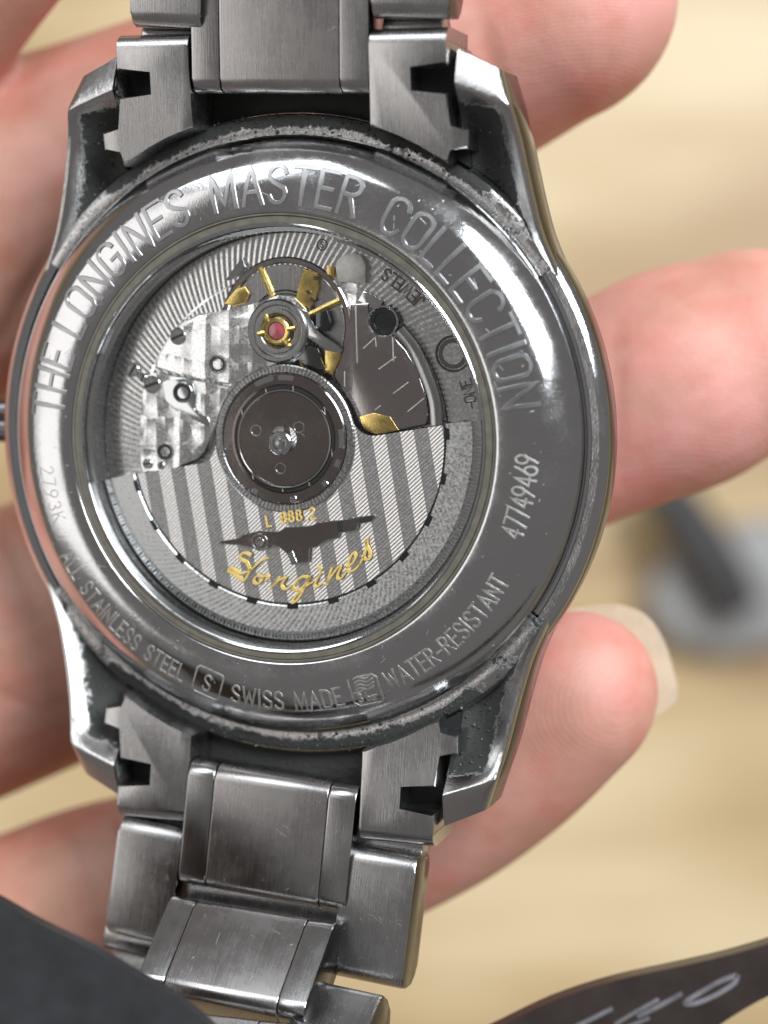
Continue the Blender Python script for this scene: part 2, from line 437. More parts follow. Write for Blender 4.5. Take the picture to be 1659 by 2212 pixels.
# ---- case: round body and four lugs
body_prof = [(5.9, -1.02), (6.66, -1.0), (6.70, -1.0), (6.74, -.90), (6.90, -.88), (7.02, -.94), (7.10, -1.06), (7.13, -1.4), (7.07, -2.0), (6.88, -2.6), (6.55, -3.1), (6.2, -3.4), (.01, -3.5)]
case = lathe('case', body_prof, M['polish2'], watch, 220)
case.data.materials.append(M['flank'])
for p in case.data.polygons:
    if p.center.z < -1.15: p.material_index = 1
PADLO, PADHI = [(5.35, 3.0), (4.95, 3.7), (4.5, 4.4), (4.12, 5.1), (3.92, 5.75), (3.86, 6.3), (3.85, 6.9), (3.84, 7.42), (3.83, 7.62), (3.82, 8.25)], \
               [(6.32, 2.75), (5.93, 3.62), (5.58, 4.45), (5.38, 5.2), (5.24, 5.85), (5.14, 6.35), (5.06, 6.72), (5.0, 7.0), (4.94, 7.2), (4.72, 7.83)]
ZI = [-1.2, -1.15, -1.1, -1.05, -.95, -.8, -.5, -.06, -.02, -.24]
ZO = [-1.0, -.86, -.70, -.58, -.48, -.38, -.26, -.12, -.10, -.32]
DIP = [.0, .10, .22, .34, .40, .36, .22, .03, 0, 0]
def make_lug(sx, sy):
    V = []; F = []; fm = []; clean = []
    pi_ = catmull([(x, y, z) for (x, y), z in zip(PADLO, ZI)], 5); po = catmull([(x, y, z) for (x, y), z in zip(PADHI, ZO)], 5)
    dp = catmull([(d, i, 0) for i, d in enumerate(DIP)], 5)
    ring = 16
    for i, (a, b) in enumerate(zip(pi_, po)):
        u = i / (len(pi_) - 1); d = max(0, dp[i].x)
        out = (b - a); out.z = 0; out.normalize()
        sec = [(Vector((a.x, a.y, -2.7)), .3), (Vector((a.x, a.y, a.z - .06)), .3)]
        for k in range(9):
            t = k / 8; p = a.lerp(b, .02 + .92 * t)
            s = max(0, 1 - abs((t - .42) / .5) ** 2.2)
            p.z -= d * s
            e = max(0, (t - .62) / .38) ** 1.2
            tipc = max(0, min(1, (u - .70) / .08))
            sec.append((p, max(e * .9 * min(1, u * 6), tipc)))
        bb = b + out * .0
        sec.append((bb + Vector((0, 0, -.03)), 1)); sec.append((b + out * .06 + Vector((0, 0, -.14)), 1))
        sec.append((b + out * .11 + Vector((0, 0, -.5)), 1)); sec.append((b + out * .10 + Vector((0, 0, -1.1)), 1)); sec.append((Vector((b.x - out.x * .2, b.y - out.y * .2, -2.6)), 1))
        assert len(sec) == ring
        for p, c in sec: V.append((p.x * sx, p.y * sy, p.z)); clean.append(c)
    n = len(pi_)
    for i in range(n - 1):
        for k in range(ring):
            j = (k + 1) % ring; f = (i * ring + k, i * ring + j, (i + 1) * ring + j, (i + 1) * ring + k)
            F.append(f if sx * sy > 0 else f[::-1])
    e = (n - 1) * ring; c = tuple(e + k for k in range(ring)); F.append(c if sx * sy > 0 else c[::-1])
    o = obj('lug', V, F, M['grime'], watch, 38)
    ca = o.data.attributes.new('clean', 'FLOAT', 'POINT'); ca.data.foreach_set('value', clean)
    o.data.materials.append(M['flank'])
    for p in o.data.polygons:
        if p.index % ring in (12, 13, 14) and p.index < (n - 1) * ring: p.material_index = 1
    return o
for sx in (-1, 1):
    for sy in (-1, 1): make_lug(sx, sy)
# dirt-filled gap between the case back and the bracelet, seen beyond the ring
gr = lathe('case_recess', [(6.2, -.98), (6.5, -.94), (6.68, -.88), (6.86, -.86), (7.0, -.92), (7.09, -1.12), (7.12, -1.5)], M['grime'], case, 60, a0=33, a1=147)
gr2 = lathe('case_recess', [(6.2, -.98), (6.5, -.94), (6.68, -.88), (6.86, -.86), (7.0, -.92), (7.09, -1.12), (7.12, -1.5)], M['grime'], case, 60, a0=213, a1=327)
for g in (gr, gr2):
    ca = g.data.attributes.new('clean', 'FLOAT', 'POINT'); ca.data.foreach_set('value', [(.45 if abs(v.co.x) > 4.4 else (.5 if math.hypot(v.co.x, v.co.y) < 6.75 else .06)) for v in g.data.vertices])
# winding crown, just showing at the left edge
V = []; F = []
for i in range(2):
    for k in range(48):
        a = 2 * PI * k / 48; r = .50 * (1 if k % 2 else .93)
        V.append((-6.9 - i * 1.15, r * math.cos(a) + .05, -2.0 + r * math.sin(a)))
for k in range(48): F.append((k, (k + 1) % 48, 48 + (k + 1) % 48, 48 + k))
F.append(tuple(range(48))); F.append(tuple(range(48, 96))[::-1])
obj('crown', V, F, M['wall'], watch, 20)

# ---- case back ring
RP = [(4.87, -.03), (4.885, .0), (4.95, .018), (5.2, .03), (5.5, .005), (5.8, -.06), (5.92, -.10), (6.08, -.19), (6.25, -.31), (6.42, -.47), (6.54, -.64), (6.60, -.80), (6.615, -.97)]
rp = catmull([(r, z, 0) for r, z in RP], 4)
back = lathe('case_back', [(4.80, -.45), (4.87, -.10)] + [(p.x, p.y) for p in rp], M['polish'], watch, 240, sharp=45)
def zr(r):
    for (a, za), (b, zb) in zip(RP, RP[1:]):
        if a <= r <= b: return za + (zb - za) * (r - a) / (b - a)
    return RP[0][1] if r < RP[0][0] else RP[-1][1]
def ang_of(u, v, h=0):
    q = at(u, v, h); return math.degrees(math.atan2(q.y, q.x))
def ring_text(name, txt, a_start, a_end, r_base, size, w, mat, top=True, hgt=.02, wide=1.0, gap=.2):
    """lettering on the ring; top: letter heads point outward, else inward"""
    ps, W0 = text_polys(txt, size, gap, wide)
    rm = r_base + (size / 2 if top else -size / 2)
    span = rad((a_start - a_end) if top else (a_end - a_start)); k = span * rm / W0
    def place(x, y, z):
        if top: r = r_base + y; a = rad(a_start) - x * k / rm
        else: r = r_base - y; a = rad(a_start) + x * k / rm
        return (r * math.cos(a), r * math.sin(a), zr(r) + z)
    V = []; F = []; strokes(dens(ps, .12), w, hgt, place, V, F)
    return obj(name, V, F, mat, back, 25)
T1 = dict(r_base=5.07, size=.79, w=.088, mat=M['etch'], top=True, hgt=.034)
ring_text('lettering', 'THE', ang_of(98, 893), ang_of(120, 752), **T1)
ring_text('lettering', 'LONGINES', ang_of(140, 712), ang_of(400, 445), **T1)
ring_text('lettering', 'MASTER', ang_of(455, 408), ang_of(783, 412), **T1)
ring_text('lettering', 'COLLECTION', ang_of(838, 455), ang_of(1128, 878), **T1)
T2 = dict(r_base=5.93, size=.40, w=.05, mat=M['etch2'], top=False, hgt=.016)
ring_text('lettering', 'ALL STAINLESS STEEL', ang_of(120, 1208, -.05), ang_of(388, 1478, -.05), **T2)
ring_text('lettering', 'SWISS MADE', ang_of(496, 1528, -.05), ang_of(745, 1532, -.05), **T2)
ring_text('lettering', 'WATER-RESISTANT', ang_of(843, 1490, -.05), ang_of(1102, 1262, -.05), **T2)
ring_text('serial_number', '47749469', ang_of(1140, 1175), ang_of(1158, 985), r_base=5.78, size=.46, w=.05, mat=M['etch2'], top=False, hgt=.018, gap=.12)
ring_text('scratched_mark', '2793K', ang_of(78, 1012), ang_of(100, 1135), r_base=5.72, size=.34, w=.026, mat=M['etch2'], top=False, hgt=.006, gap=.3)
def ring_emblem(name, polys, u, v, rot, w):
    c = at(u, v, -.05); V = []; F = []
    ca, sa = math.cos(rad(rot)), math.sin(rad(rot))
    def place(x, y, z):
        X = c.x + x * ca - y * sa; Y = c.y + x * sa + y * ca
        return (X, Y, zr(math.hypot(X, Y)) + z)
    strokes(dens(polys, .12), w, .016, place, V, F)
    return obj(name, V, F, M['etch2'], back, 25)
def rrect(w, h, r):
    return arc(w - r, h - r, r, 0, 90, 4) + arc(-w + r, h - r, r, 90, 180, 4) + arc(-w + r, -h + r, r, 180, 270, 4) + arc(w - r, -h + r, r, 270, 360, 4) + [(w, h - r)]
sp = [[(px * .38 - .09, py * .38 - .19) for px, py in p] for p in GL['S'][1]]
ring_emblem('emblem', [rrect(.33, .33, .09)] + sp, 449, 1476, -20, .042)
wav = [[(-.2 + i * .05 + .02 * math.sin(k), .05 + k * .085 + .03 * math.sin(i * .9)) for i in range(9)] for k in range(4)]
bar = []
ps, w0 = text_polys('3 bar', .2, .12)
for p in ps: bar.append([(x - w0 / 2, y - .25) for x, y in p])
ring_emblem('emblem', [[(-.33, .3), (-.33, -.24), (-.24, -.33), (.24, -.33), (.33, -.24), (.33, .25), (.24, .34), (-.1, .34)], [(-.28, -.02), (-.1, -.0), (-.02, .05)]] + wav + bar, 790, 1492, 14, .036)
# scratches and flecks on the ring
V = []; F = []
for _ in range(150):
    a = random.uniform(0, 2 * PI); r = random.uniform(5.0, 6.4); L = random.uniform(.05, .3) if random.random() < .35 else random.uniform(.02, .05)
    th = random.uniform(0, PI); x, y = r * math.cos(a), r * math.sin(a)
    def place(X, Y, z): return (X, Y, zr(math.hypot(X, Y)) + z * .35)
    strokes([[(x, y), (x + L * math.cos(th), y + L * math.sin(th))]], random.uniform(.008, .02), .012, place, V, F)
o = obj('scratches', V, F, M['etch2'], back, 25); o['kind'] = 'stuff'

# ---- crystal, gasket and inner ring
lathe('gasket', [(4.87, -.10), (4.865, -.025), (4.83, -.02), (4.80, -.055), (4.79, -.02), (4.66, -.02), (4.65, -.06)], M['gasket'], watch, 200)
lathe('crystal_rim', [(4.66, -.2), (4.655, .0), (4.63, .015), (4.60, .0), (4.585, -.06)], M['bright'], watch, 200)
lathe('inner_wall', [(4.60, -.02), (4.59, -.16), (4.555, -.22), (4.545, -.34), (4.50, -.40), (4.50, -1.2)], M['wall'], watch, 200)
lathe('crystal', [(4.585, -.02), (4.50, .03), (4.3, .035), (.0001, .035)], M['glass'], watch, 160)

# ---- main plate with bridges
PZ = -.92
plate = lathe('main_plate', [(4.5, -1.2), (4.5, PZ - .03), (4.47, PZ), (3.62, PZ), (3.58, PZ - .03), (.0001, PZ - .03)], M['plate'], watch, 200)
disc('balance_recess', 0.4, 1.6, 2.1, -1.3, PZ + .005, M['perl'], plate)
lathe('bright_edge', [(4.5, -.62), (4.5, -.56), (4.42, -.56), (4.40, -.62), (4.40, PZ)], M['bright'], plate, 160, a0=8, a1=75)

def P4(pts, h): return loc2(pts, h, c4)
def P6(pts, h): return loc2(pts, h, c6)
BZ = -.72
bridge_a = [(650, 565), (830, 545), (1020, 508), (1180, 478), (1270, 425), (1350, 400), (1500, 420), (1600, 520), (1640, 700), (1600, 900), (1500, 1010), (1350, 1060), (1150, 1090), (1000, 1160), (905, 1190), (560, 1118), (255, 1040), (320, 910), (390, 765), (490, 650)]
prism('bridge', P6(bridge_a, BZ), PZ, BZ, M['perl'], plate, .035)
bridge_b = [(330, 1100), (560, 1145), (905, 1215), (1000, 1240), (900, 1400), (820, 1500), (760, 1600), (745, 1680), (715, 1780), (640, 1860), (450, 1925), (300, 1960), (150, 1985), (130, 1900), (130, 1650), (150, 1300), (180, 1120), (240, 1085)]
prism('bridge', P6(bridge_b, BZ + .02), PZ, BZ + .02, M['perl'], plate, .035)
finger_b = [(330, 1170), (420, 1130), (520, 1130), (600, 1180), (620, 1280), (590, 1370), (600, 1420), (730, 1480), (760, 1560), (700, 1550), (560, 1460), (430, 1410), (350, 1330)]
prism('click', P6(finger_b, BZ + .08), BZ, BZ + .08, M['bright'], plate, .03)
def hole(u, v, r, f, h, rim=M['bright'], inner=M['dark'], nm='jewel_hole'):
    q = at(*f(u, v), h)
    o = lathe(nm, [(r * 1.22, h - .01), (r * 1.2, h + .025), (r * 1.08, h + .025), (r, h - .03), (r * .98, h - .03)], rim, plate, 36, q.x, q.y)
    return lathe(nm, [(r * 1.0, h + .006), (r * .7, h + .004), (r * .66, h - .03), (.0001, h - .03)], inner, plate, 24, q.x, q.y)
hole(820, 1010, .17, c6, BZ); hole(510, 1262, .19, c6, BZ + .09); hole(355, 1785, .16, c6, BZ + .03)
def screw(u, v, r, f, h, slot=30, m=M['bright'], nm='screw'):
    q = at(*f(u, v), h); bm = bmesh.new()
    V = []; F = []
    o = disc(nm, q.x, q.y, r, h - .1, h + .03, m, plate, 28, .02)
    ca, sa = math.cos(rad(slot)), math.sin(rad(slot)); a, b = r * .9, r * .16
    P = [(q.x + x * ca - y * sa, q.y + x * sa + y * ca) for x, y in ((-a, -b), (a, -b), (a, b), (-a, b))]
    prism('screw_slot', P, h + .02, h + .034, M['dark'], plate, 0)
    bm.free()
screw(470, 765, .19, c6, BZ, 25); screw(240, 1190, .2, c6, BZ + .03, 20); screw(160, 1130, .1, c6, BZ, 70)
screw(200, 1890, .12, c6, BZ + .03, 10); screw(320, 1905, .09, c6, BZ + .03, 70); screw(70, 1060, .16, c6, PZ + .05, 60)
# balance wheel, spring and cock
bc = at(620, 705, -1.0)
bal = lathe('balance_wheel', [(1.52, -1.1), (1.52, -.90), (1.49, -.88), (1.40, -.88), (1.37, -.9), (1.37, -1.1)], M['plum'], plate, 100, bc.x, bc.y)
for a in (25, 115, 205, 295):
    V = []; F = []
    tube(V, F, [(bc.x, bc.y, -.90), (bc.x + 1.4 * math.cos(rad(a)), bc.y + 1.4 * math.sin(rad(a)), -.90)], [.08, .08], 8); obj('balance_arm', V, F, M['gold'], plate)
pth = []; 
for i in range(260):
    a = i / 260 * 2 * PI * 6; r = .35 + .5 * i / 260; pth.append((bc.x + r * math.cos(a), bc.y + r * math.sin(a), -.86))
V = []; F = []; tube(V, F, pth, [.018] * len(pth), 5); obj('hairspring', V, F, M['blued'], plate)
disc('balance_floor', bc.x, bc.y, 1.37, -1.2, -.91, M['strip'], plate, 60)
def gold(pts, h, th=.1): return prism('gilt_part', P4(pts, h), h - th, h, M['gold'], plate, .02)
gold([(130, 505), (195, 425), (245, 408), (272, 450), (245, 500), (190, 520)], -.82)
gold([(570, 310), (650, 340), (655, 420), (610, 530), (525, 495), (545, 400)], -.80)
gold([(880, 1130), (960, 1108), (1050, 1130), (1100, 1205), (980, 1235), (905, 1200)], -.70)
gold([(690, 760), (785, 785), (730, 905), (690, 880)], -.78)
gold([(700, 290), (745, 300), (740, 360), (700, 340)], -.78)
for p in ((640, 360), (600, 440), (620, 480)):
    V = []; F = []
    q = at(*c4(*p), -.78); tube(V, F, [(q.x, q.y, -.82), (q.x, q.y, -.765)], [.06, .05], 10)
    obj('regulator_pin', V, F, M['brown'], plate)
jc = at(*c4(425, 655), -.60)
lathe('shock_setting', [(.70, BZ - .1), (.70, -.64), (.66, -.60), (.58, -.60), (.55, -.66), (.50, -.66), (.48, -.62), (.40, -.62), (.33, -.68)], M['strip'], plate, 60, jc.x, jc.y)
lathe('shock_spring', [(.30, -.66), (.30, -.58), (.27, -.56), (.20, -.57), (.19, -.62)], M['gold'], plate, 40, jc.x, jc.y)
for a in (10, 130, 190, 310):
    V = []; F = []; tube(V, F, [(jc.x + .26 * math.cos(rad(a)), jc.y + .26 * math.sin(rad(a)), -.59), (jc.x + .44 * math.cos(rad(a)), jc.y + .44 * math.sin(rad(a)), -.59)], [.06, .05], 8); obj('spring_lug', V, F, M['gold'], plate)
lathe('jewel', [(.195, -.64), (.18, -.585), (.09, -.565), (.0001, -.56)], M['ruby'], plate, 30, jc.x, jc.y)
prism('regulator_arm', P4([(540, 520), (600, 560), (640, 650), (690, 690), (790, 760), (770, 785), (680, 750), (590, 690), (560, 620)], -.66), -.75, -.66, M['polish'], plate, .02)
prism('regulator_block', P4([(640, 560), (700, 540), (720, 610), (690, 660), (640, 640)], -.70), -.85, -.70, M['blued'], plate, .02)
prism('regulator_block', P4([(560, 720), (650, 750), (690, 860), (620, 880), (560, 830), (530, 790)], -.72), -.85, -.72, M['wall'], plate, .02)
# right hand mirror plate, groove band, screws
rp_ = [(832, 505), (935, 500), (925, 570), (970, 660), (1070, 690), (1140, 760), (1200, 870), (1240, 980), (1258, 1100), (1250, 1175), (1100, 1212), (980, 1238), (905, 1205), (862, 1130), (842, 1060), (790, 960), (735, 905), (800, 780), (822, 640)]
prism('barrel_bridge', P4(rp_, BZ), PZ, BZ, M['plum'], plate, .03)
cl = catmull([Vector((*at(*c4(*p), -.74).to_2d(), -.74)) for p in ((1105, 650), (1190, 760), (1262, 920), (1302, 1050), (1312, 1175))], 6)
V = []; F = []; tube(V, F, cl, [.155] * len(cl), 10, flat=.55); obj('arc_band', V, F, M['strip'], plate)
hole(1010, 605, .29, c4, BZ, M['bright'], M['blued'], 'screw_well'); hole(1400, 780, .33, c4, PZ, M['wall'], M['brown'], 'screw_well')
prism('cock', P4([(745, 295), (765, 255), (800, 230), (850, 220), (895, 240), (918, 290), (915, 390), (760, 385)], -.74), PZ, -.74, M['etch2'], plate, .03)
prism('cock', P4([(905, 432), (1012, 490), (985, 548), (868, 490)], -.76), PZ, -.76, M['bright'], plate, .03)
prism('cock', P4([(170, 330), (230, 250), (250, 300), (210, 350), (140, 375)], -.8), PZ, -.80, M['bright'], plate, .02)
V = []; F = []
for (a, b) in (((860, 510), (870, 830)), ((905, 750), (970, 690)), ((970, 690), (975, 740)), ((1065, 690), (1070, 820)), ((990, 865), (1080, 800)), ((1070, 1000), (1150, 940)), ((1150, 1100), (1235, 1030)), ((800, 880), (800, 960)), ((970, 1090), (995, 1070))):
    A, B = at(*c4(*a), BZ), at(*c4(*b), BZ)
    strokes([[(A.x, A.y), (B.x, B.y)]], .028, .012, lambda x, y, z: (x, y, BZ + z), V, F)
o = obj('scratches', V, F, M['etch2'], plate, 25); o['kind'] = 'stuff'
def plate_text(txt, p0, p1, size, w, f=c4):
    a, b = at(*f(*p0), PZ), at(*f(*p1), PZ)
    a0, a1 = math.degrees(math.atan2(a.y, a.x)), math.degrees(math.atan2(b.y, b.x)); r = (a.length_squared ** .5 + b.length_squared ** .5) / 2
    r = (math.hypot(a.x, a.y) + math.hypot(b.x, b.y)) / 2
    ps, W0 = text_polys(txt, size, .18)
    k = rad(a1 - a0) * r / W0
    V = []; F = []
    def place(x, y, z):
        aa = rad(a0) + x * k / r; q = r - y + size / 2
        return (q * math.cos(aa), q * math.sin(aa), PZ + z)
    strokes(ps, w, .012, place, V, F); obj('plate_lettering', V, F, M['brown'], plate, 25)
plate_text('JEWELS', (1225, 500), (1015, 340), .26, .05)
plate_text('-ONE', (1500, 1080), (1470, 930), .24, .045)
q = at(*c4(675, 178), PZ); lathe('stamped_mark', [(.13, PZ - .01), (.125, PZ + .015), (.10, PZ + .015), (.095, PZ - .01)], M['brown'], plate, 30, q.x, q.y)
V = []; F = []; strokes([[(q.x + px * .13 - .03, q.y + py * .13 - .065) for px, py in p] for p in GL['S'][1]], .03, .012, lambda x, y, z: (x, y, PZ + z), V, F); obj('stamped_mark', V, F, M['brown'], plate)

# ---- rotor (winding weight): own frame turned so the stripes run along its y axis
RT = rad(10.6); RZ = -.50
rotor_cut = -.25
def rot_xy(x, y): return (x * math.cos(-RT) - y * math.sin(-RT), x * math.sin(-RT) + y * math.cos(-RT))
fc = math.sqrt((1.62 + .5) ** 2 - .25 ** 2); fa = math.degrees(math.atan2(.25, fc))
def rotor_outline(R):
    a = math.degrees(math.asin(.25 / R))
    P = arc(0, 0, R, -180 + a, -a, 80)
    P += arc(fc, .25, .5, -90, -180 - (0 - fa) , 8)[0:] if False else [(fc + .5 * math.cos(rad(t)), .25 + .5 * math.sin(rad(t))) for t in [(-90 - (90 - fa) * i / 8) for i in range(9)]]
    P += arc(0, 0, 1.62, fa, 180 - fa, 40)[1:-1]
    P += [(-fc + .5 * math.cos(rad(t)), .25 + .5 * math.sin(rad(t))) for t in [(-fa - (90 - fa) * i / 8) for i in range(9)]]
    return P
inner = rotor_outline(3.62)
rotor = prism('rotor', rotor_outline(3.66), RZ - .14, RZ - .045, M['wall'], watch, .0)
rotor.rotation_euler = (0, 0, RT)
def clip(poly, f):
    out = []
    for i in range(len(poly)):
        a, b = poly[i], poly[(i + 1) % len(poly)]; fa_, fb_ = f(a), f(b)
        if fa_ >= 0: out.append(a)
        if (fa_ >= 0) != (fb_ >= 0):
            t = fa_ / (fa_ - fb_); out.append((a[0] + (b[0] - a[0]) * t, a[1] + (b[1] - a[1]) * t))
    return out
PER = .635
for side, amp in ((0, 0), (1, 1)): pass
def stripe_z(x):
    t = ((x + 10.08) / PER) % 1.0
    return RZ - .040 + .045 * (t / .5 if t < .5 else (1 - t) / .5)
x0 = -3.7; k = 0
edges = []
e = -10.08 + PER * math.floor((10.08 - 3.8) / PER)
while e < 3.8:
    edges.append((e, e + PER / 2)); edges.append((e + PER / 2, e + PER)); e += PER
for up in (0, 1):
    for (a, b) in edges[up::2]:
        c = clip(clip(inner, lambda p: p[0] - a), lambda p: b - p[0])
        # separate upper neck pieces from the lower half so the outline stays simple
        for g in (lambda p: p[1] + .25, lambda p: -.25 - p[1]):
            d = clip(c, g); d2 = []
            for p in d:
                if not d2 or math.hypot(p[0] - d2[-1][0], p[1] - d2[-1][1]) > 1e-5: d2.append(p)
            if len(d2) < 3 or max(p[1] for p in d2) - min(p[1] for p in d2) < 1e-4: continue
            obj('stripe', [(x, y, stripe_z(a + 1e-4 if abs(x - a) < 1e-6 else (b - 1e-4 if abs(x - b) < 1e-6 else x))) for x, y in d2], [tuple(range(len(d2)))], M['stripe'], rotor, 20)
aw = math.degrees(math.asin(.25 / 4.0))
pw = [(3.665, RZ - .1), (3.67, RZ + .0), (3.70, RZ + .02), (4.25, RZ + .02), (4.30, RZ - .01), (4.44, RZ - .03), (4.47, RZ - .06), (4.47, RZ - .32), (3.67, RZ - .32), (3.665, RZ - .1)]
lathe('rotor_rim', pw, M['weight'], rotor, 140, a0=-180 + aw, a1=-aw)
for s in (0, 1):   # end faces of the rim
    a = rad(-180 + aw if s else -aw)
    f = tuple(range(len(pw) - 1))
    obj('rim_end', [(r * math.cos(a), r * math.sin(a), z) for r, z in pw[:-1]], [f if s else f[::-1]], M['bright'], rotor)
nm = [(392 + 56, 0)]
for a in range(-172, -4, 15):
    t = rad(a); P = []
    for dr, da in ((3.64, -.035), (3.64, .035), (3.76, .035), (3.76, -.035)): P.append((dr * math.cos(t + da), dr * math.sin(t + da)))
    prism('rim_notch', P, RZ - .02, RZ + .026, M['blued'], rotor, .012, 1)
# ribs round the outside of the rim, catching the light
V = []; F = []
for i in range(150):
    a = rad(-172 + 165 * i / 150); w = .006 if i % 3 else .010
    P = [(r * math.cos(a + d), r * math.sin(a + d), z) for r, z in ((4.31, RZ - .008), (4.42, RZ - .02)) for d in (-w / 2, w / 2)]
    b = len(V); V += [(x, y, z + .008) for x, y, z in P]; F.append((b, b + 1, b + 3, b + 2))
o = obj('rim_ribs', V, F, M['bright'], rotor); o['kind'] = 'stuff'
# collar and bearing
lathe('collar', [(1.62, RZ - .1), (1.62, RZ + .01), (1.59, RZ + .03), (1.46, RZ + .03), (1.43, RZ + .0)], M['rib'], rotor, 120)
hub = lathe('bearing', [(1.43, RZ - .05), (1.43, RZ + .02), (1.40, RZ + .045), (1.20, RZ + .05), (1.16, RZ - .0), (1.10, RZ - .0), (1.08, RZ + .05), (1.04, RZ + .055), (1.02, RZ + .03), (.98, RZ + .03), (.30, RZ + .035), (.28, RZ - .03), (.0001, RZ - .03)], M['brown'], rotor, 120, sharp=25)
lathe('bearing_groove', [(1.175, RZ + .003), (1.10, RZ + .004)], M['dark'], rotor, 100)
lathe('bearing_ring', [(1.085, RZ + .04), (1.075, RZ + .066), (1.055, RZ + .066), (1.045, RZ + .04)], M['bright'], rotor, 100)
def hubpt(u, v):
    q = at(u, v, RZ + .03); return rot_xy(q.x, q.y)
for (u, v) in ((553, 930), (646, 923), (606, 1012)):
    x, y = hubpt(u, v); lathe('bearing_pin', [(.135, RZ + .02), (.13, RZ + .045), (.105, RZ + .045), (.085, RZ - .02), (.0001, RZ - .03)], M['polish'], rotor, 26, x, y)
x, y = hubpt(605, 957); lathe('center_screw', [(.27, RZ - .04), (.27, RZ + .06), (.24, RZ + .085), (.16, RZ + .085), (.13, RZ + .03), (.10, RZ + .03), (.09, RZ + .07), (.0001, RZ + .075)], M['polish'], rotor, 40, x, y)
# keyed cut outs round the bearing, and its small tab
for a, L in ((78, 8), (100, 10), (-8, 9), (-32, 4), (178, 3), (-55, 3), (-130, 3), (-90, 3)):
    P = arc(0, 0, 1.40, a - L, a + L, 6) + arc(0, 0, 1.28, a + L, a - L, 6)
    prism('bearing_notch', P, RZ + .03, RZ + .058, M['bright'] if L > 7 else M['polish'], rotor, .012, 1)
# polished winged inlay
inl = [(60, 590), (240, 560), (270, 532), (345, 512), (420, 495), (500, 500), (590, 502), (650, 465), (870, 452), (900, 442), (930, 425), (1090, 405), (1110, 408), (1300, 372), (1440, 355), (1440, 375), (1410, 410), (1290, 430), (1270, 490), (1130, 510), (1110, 555), (1000, 580), (930, 630), (860, 650), (850, 770), (700, 790), (690, 740), (660, 690), (600, 640), (540, 620), (510, 650), (440, 655), (330, 640), (250, 620), (80, 605)]
ip = [rot_xy(*p) for p in loc2(inl, RZ + .02, c7)]
prism('winged_inlay', ip, RZ - .04, RZ + .028, M['brown'], rotor, .012, 1)
V = []; F = []; strokes([ip + [ip[0]]], .022, .012, lambda x, y, z: (x, y, RZ + .026 + z), V, F); obj('inlay_edge', V, F, M['bright'], rotor)
x, y = rot_xy(*loc2([(418, 595)], RZ + .03, c7)[0]); lathe('inlay_ring', [(.2, RZ + .02), (.19, RZ + .045), (.165, RZ + .045), (.155, RZ + .02)], M['bright'], rotor, 30, x, y)
lathe('inlay_screw', [(.11, RZ + .02), (.10, RZ + .05), (.06, RZ + .05), (.05, RZ + .03), (.0001, RZ + .03)], M['bright'], rotor, 24, x, y)
P = [rot_xy(*p) for p in loc2([(1095, 410), (1150, 400), (1165, 490), (1115, 500)], RZ + .03, c7)]; prism('inlay_block', P, RZ + .02, RZ + .045, M['dark'], rotor, .01, 1)
P = [rot_xy(*p) for p in loc2([(1305, 380), (1415, 368), (1410, 405), (1300, 425)], RZ + .03, c7)]; prism('inlay_block', P, RZ + .02, RZ + .045, M['dark'], rotor, .01, 1)
P = [rot_xy(*p) for p in loc2([(660, 690), (710, 670), (750, 770), (700, 790)], RZ + .03, c7)]; prism('inlay_block', P, RZ + .02, RZ + .045, M['bright'], rotor, .01, 1)
# gold script and calibre number
scr = [
 [(485, 735), (440, 752), (390, 792), (330, 850), (285, 925), (258, 930), (215, 895), (170, 865), (142, 850), (150, 825), (185, 832), (230, 868), (290, 862), (330, 838)],
 [(330, 838), (300, 772), (255, 752), (240, 730), (255, 700), (295, 690), (330, 708)],
 [(430, 900), (395, 892), (368, 918), (368, 950), (395, 962), (430, 940), (440, 905), (485, 892), (492, 912), (465, 940)],
 [(590, 905), (560, 945), (515, 1002)], [(525, 990), (590, 930), (640, 915), (612, 965), (622, 1000), (655, 1008), (690, 985)],
 [(850, 908), (800, 900), (750, 930), (715, 985), (732, 1018), (780, 1005), (835, 940), (855, 905), (805, 1010), (755, 1095), (712, 1130), (708, 1105), (760, 1040), (840, 975), (880, 950)],
 [(955, 872), (925, 920), (900, 975), (925, 988), (962, 962)], [(940, 822), (955, 832)],
 [(1050, 828), (1030, 890), (1008, 965)], [(1010, 955), (1060, 880), (1110, 815), (1130, 818), (1105, 885), (1112, 918), (1140, 910), (1185, 850)],
 [(1190, 822), (1235, 782), (1265, 722), (1252, 690), (1222, 715), (1196, 780), (1190, 835), (1212, 856), (1255, 838), (1300, 790)],
 [(1300, 790), (1345, 700), (1360, 570), (1366, 625), (1395, 690), (1390, 738), (1355, 748), (1330, 720)],
]
V = []; F = []
ink = [[rot_xy(*p) for p in loc2(catm, RZ + .03, c7)] for catm in [[(q.x, q.y) for q in catmull([(x, y, 0) for x, y in s], 4)] for s in scr]]
def pen(t, s): return .75 + .8 * abs(t.x * .55 - t.y * .83) ** 2
strokes(ink, .054, .012, lambda x, y, z: (x, y, RZ + .024 + z), V, F, pen)
obj('gold_lettering', V, F, M['goldink'], rotor, 25)
for ch, (u, v) in zip('L888.2', ((482, 458), (612, 432), (680, 416), (748, 408), (838, 395), (868, 392))):
    V = []; F = []
    bx, by = rot_xy(*loc2([(u, v)], RZ + .03, c7)[0])
    strokes([[(bx + px * .26, by + py * .235) for px, py in p] for p in GL[ch][1]], .036, .012, lambda x, y, z: (x, y, RZ + .024 + z), V, F)
    obj('gold_numeral' if ch != '.' else 'gold_dot', V, F, M['goldink'], rotor, 25)

